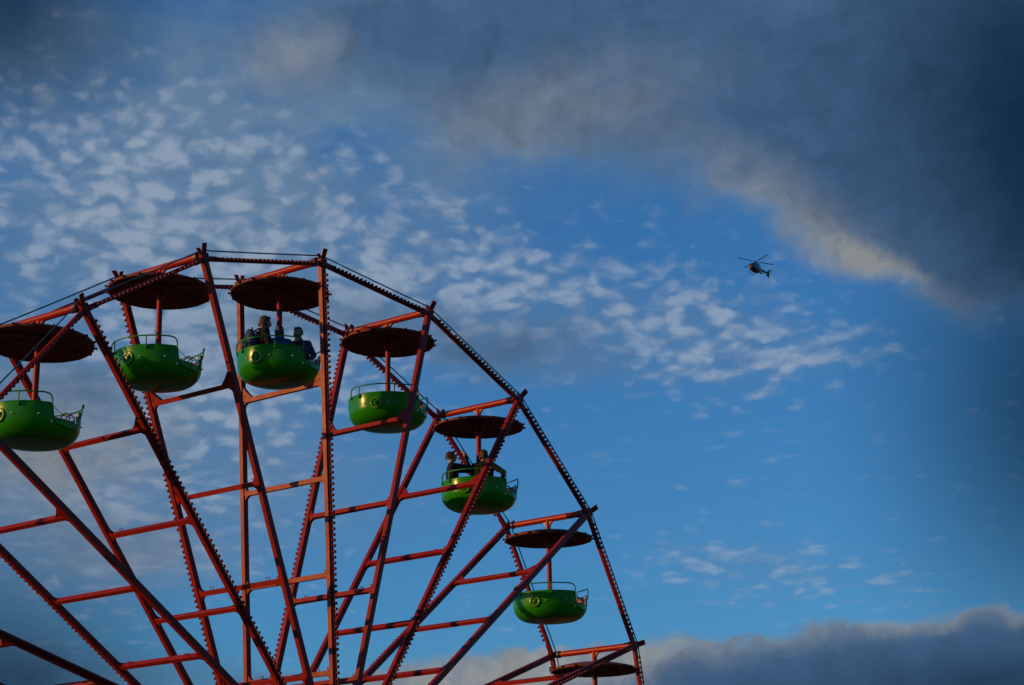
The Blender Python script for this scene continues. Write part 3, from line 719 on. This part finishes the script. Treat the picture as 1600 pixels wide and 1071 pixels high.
person('rider in profile with brown hair and dark navy jacket, both hands raised', at_rim(2, -0.56, -0.10, SEAT + 0.10), yaw_of(2, 82), 1.06, lean=-0.05, headpitch=R(10), jacket='navy', hair='brown',
       arms={1: (V(0.16, 0.34, 0.50), V(0.06, 0.25, 0.76)), -1: (V(-0.14, 0.36, 0.50), V(-0.03, 0.29, 0.78))})
person('rider with light hair and black jacket seen from behind next to the red post', at_rim(2, 0.09, -0.20, SEAT + 0.10), yaw_of(2, 14), 1.08, lean=0.06, jacket='black', hair='blond', hairlen=0.05,
       arms={1: (V(0.46, -0.04, 0.36), V(0.36, 0.14, 0.22)), -1: (V(-0.26, 0.03, 0.26), V(-0.14, 0.22, 0.2))})
# backpack on the woman's back
bk = MB(); bp = MB(); st = MB()
bp.cap((0, 0, 0.10), (0, 0, 0.30), 0.105, 0.085, 18); bp.cap((-0.06, 0, 0.10), (-0.05, 0, 0.28), 0.085, 0.075, 16); bp.cap((0.06, 0, 0.10), (0.05, 0, 0.28), 0.085, 0.075, 16)
pk = thing('backpack', 'light blue backpack worn on the back of the woman at the left', 'backpack')
remesh(bp.build('pack_body', M['pack'], pk), 0.012, 3)
bk.cap((0, -0.085, 0.10), (0, -0.085, 0.19), 0.05, 0.045, 14); bk.cap((-0.05, -0.08, 0.10), (0.05, -0.08, 0.10), 0.045, 0.045, 14); remesh(bk.build('front_pocket', M['pack'], pk), 0.012, 2)
st.tube([(-0.03, 0.04, 0.36), (-0.025, 0.04, 0.405), (0, 0.04, 0.42), (0.025, 0.04, 0.405), (0.03, 0.04, 0.36)], 0.008, 8); st.build('carry_loop', M['navy'], pk)
st = MB()
for sx in (-0.08, 0.08): st.tube([(sx, 0.06, 0.34), (sx * 1.1, 0.13, 0.385), (sx * 1.3, 0.23, 0.36), (sx * 1.45, 0.27, 0.24), (sx * 1.4, 0.20, 0.12), (sx * 1.0, 0.07, 0.08)], 0.014, 8)
st.build('strap', M['navy'], pk)
pk.scale = (1.15, 1.1, 1.15); pk.location = at_rim(0, -0.56, -0.25, SEAT + 0.29); pk.rotation_euler = (0, 0, yaw_of(0, 68))

# ------------------------------------------------------------------ helicopter
HD = 555.0
hcen = CAM + ray(1130 + 770 / 15.3, 380 + 440 / 15.3) * HD
heli = thing('helicopter', 'small dark twin engined helicopter with four rotor blades flying in the open sky', 'helicopter')
hv = hcen - CAM; hv.z = 0; hv.normalize(); hrt = Vector((hv.y, -hv.x, 0))
nose = (-hrt * 0.42 - hv * 0.907).normalized()
heli.scale = (1.03,) * 3; heli.location = hcen - Vector((0, 0, 3.09)); heli.rotation_euler = (Matrix.Rotation(math.atan2(-nose.x, nose.y), 3, 'Z') @ Matrix.Rotation(R(3), 3, 'X')).to_euler()
def loft(secs, n=24):
    """secs = (y, centre z, half width, half height, squareness)"""
    vs = []; fs = []; secs = [(y, (z - 3.0) * 1.12 + 3.0, a * 1.2, h_ * 1.2, q) if y > -2.5 else (y, z, a, h_, q) for (y, z, a, h_, q) in secs]
    for (y, z, a, h_, q) in secs:
        for k in range(n):
            t = 2 * pi * k / n; c_, s_ = cos(t), sin(t); e_ = 2 / q
            vs.append((a * math.copysign(abs(c_) ** e_, c_), y, z + h_ * math.copysign(abs(s_) ** e_, s_)))
    for i in range(len(secs) - 1):
        for k in range(n): fs.append((i * n + k, i * n + (k + 1) % n, (i + 1) * n + (k + 1) % n, (i + 1) * n + k))
    fs += [tuple(range(n)), tuple(range(len(vs) - n, len(vs)))]
    b = MB(); b.add(vs, fs, True); return b
fixn(loft([(2.95, 1.05, 0.08, 0.10, 2), (2.80, 1.08, 0.38, 0.36, 2), (2.45, 1.18, 0.62, 0.58, 2.2), (1.8, 1.30, 0.78, 0.78, 2.5), (0.9, 1.36, 0.84, 0.86, 2.8), (0, 1.38, 0.84, 0.88, 3), (-0.9, 1.42, 0.80, 0.84, 2.8), (-1.7, 1.58, 0.62, 0.62, 2.4), (-2.4, 1.74, 0.38, 0.38, 2), (-3.0, 1.82, 0.25, 0.26, 2)]).build('fuselage', M['hull'], heli))
fixn(loft([(-2.9, 1.82, 0.30, 0.32, 2), (-4.5, 1.92, 0.24, 0.27, 2), (-6.4, 2.02, 0.18, 0.22, 2)]).build('tail_boom', M['hull'], heli))
fixn(loft([(1.25, 2.16, 0.28, 0.12, 2.5), (0.7, 2.32, 0.48, 0.25, 2.5), (-0.3, 2.38, 0.55, 0.32, 2.5), (-1.2, 2.28, 0.50, 0.30, 2.4), (-2.0, 2.10, 0.25, 0.15, 2)]).build('engine_cowling', M['hull'], heli))
fixn(loft([(2.86, 1.22, 0.34, 0.26, 2), (2.52, 1.42, 0.60, 0.42, 2.2), (1.9, 1.60, 0.76, 0.52, 2.5), (1.45, 1.70, 0.795, 0.53, 2.6)]).build('windscreen', M['hglass'], heli))
fixn(loft([(3.0, 1.00, 0.14, 0.10, 2), (2.84, 1.00, 0.36, 0.24, 2), (2.6, 1.00, 0.46, 0.32, 2.2), (2.4, 1.02, 0.48, 0.34, 2.4)]).build('nose_panel', M['hred'], heli))
b = MB()
for sx in (-1, 1): b.plate([(sx * 1.015, 1.25, 0.9), (sx * 1.015, 0.35, 0.9), (sx * 1.015, 0.35, 1.7), (sx * 1.01, 1.15, 1.7)], (1, 0, 0), 0.03)
b.build('cabin_window', M['hglass'], heli)
b = MB()
for sx in (-1, 1): b.plate([(sx * 1.02, 0.2, 0.7), (sx * 1.02, -0.9, 0.7), (sx * 1.02, -0.9, 1.0), (sx * 1.02, 0.2, 1.0)], (1, 0, 0), 0.03)
b.build('side_stripe', M['hyel'], heli)
b = MB(); b.lathe([(0.50, -0.16), (0.60, -0.20), (0.64, 0.0), (0.60, 0.20), (0.50, 0.16), (0.50, -0.16)], 28, (0, -6.85, 1.95), (1, 0, 0)); sh_ = fixn(b.build('tail_fan_shroud', M['hull'], heli))
b = MB(); b.lathe([(0.0, -0.10), (0.12, -0.08), (0.12, 0.08), (0.0, 0.10)], 12, (0, -6.85, 1.95), (1, 0, 0))
for k in range(10):
    a = 2 * pi * k / 10; d_ = V(0, cos(a), sin(a)); b.beam(V(0, -6.85, 1.95) + d_ * 0.1, V(0, -6.85, 1.95) + d_ * 0.49, (1, 0.4 * -sin(a), 0.4 * cos(a)), 0.09, 0.015)
b.build('fan', M['steel'], sh_)
b = MB(); b.plate([(0, -6.5, 2.4), (0, -7.25, 2.35), (0, -7.75, 3.30), (0, -7.3, 3.30)], (1, 0, 0), 0.14); b.plate([(0, -6.5, 1.5), (0, -7.2, 1.55), (0, -7.35, 0.95), (0, -6.95, 0.95)], (1, 0, 0), 0.12); fixn(b.build('tail_fin', M['hull'], heli))
b = MB(); b.beam((-1.35, -5.55, 1.98), (1.35, -5.55, 1.98), (0, 1, 0), 0.42, 0.06)
for sx in (-1, 1): b.plate([(sx * 1.36, -5.2, 1.75), (sx * 1.36, -5.95, 1.75), (sx * 1.36, -6.15, 2.65), (sx * 1.36, -5.75, 2.65)], (1, 0, 0), 0.06)
fixn(b.build('stabiliser', M['hull'], heli))
for sx in (-1, 1):
    b = MB(); x_ = sx * 1.05
    b.tube([(x_, 2.15, 0.18), (x_, 1.95, 0.05), (x_, 1.7, 0.0), (x_, -1.15, 0.0), (x_, -1.3, 0.02)], 0.055, 8)
    for yy in (1.05, -0.75): b.tube([(x_, yy, 0.02), (sx * 0.95, yy, 0.30), (sx * 0.5, yy, 0.58)], 0.045, 8)
    b.build('landing_skid', M['hull'], heli)
b = MB(); b.tube([(0, 0, 2.6), (0, 0, 2.98)], [0.20, 0.10], 14); b.lathe([(0.0, 0.10), (0.26, 0.06), (0.30, 0.0), (0.26, -0.06), (0.0, -0.08)], 20, (0, 0, 3.0)); rh = fixn(b.build('rotor_hub', M['steel'], heli))
hinv = heli.rotation_euler.to_matrix().inverted()
for dgx, dgy in ((-26.1, -16.8), (17.3, -24.8), (26.1, 16.8), (-17.3, 24.8)):
    d_ = hinv @ (hrt * dgx + hv * dgy); d_.z = 0; d_.normalize(); b = MB()
    tv = d_.cross(V(0, 0, 1))
    b.beam(V(0, 0, 3.0) + d_ * 0.25, V(0, 0, 3.01) + d_ * 0.95, tv, 0.13, 0.08); b.beam(V(0, 0, 3.01) + d_ * 0.95, V(0, 0, 3.04) + d_ * 3.2, tv, 0.33, 0.05); b.beam(V(0, 0, 3.04) + d_ * 3.2, V(0, 0, 3.10) + d_ * 5.1, tv, 0.33, 0.04)
    b.build('rotor_blade', M['blade'], heli)
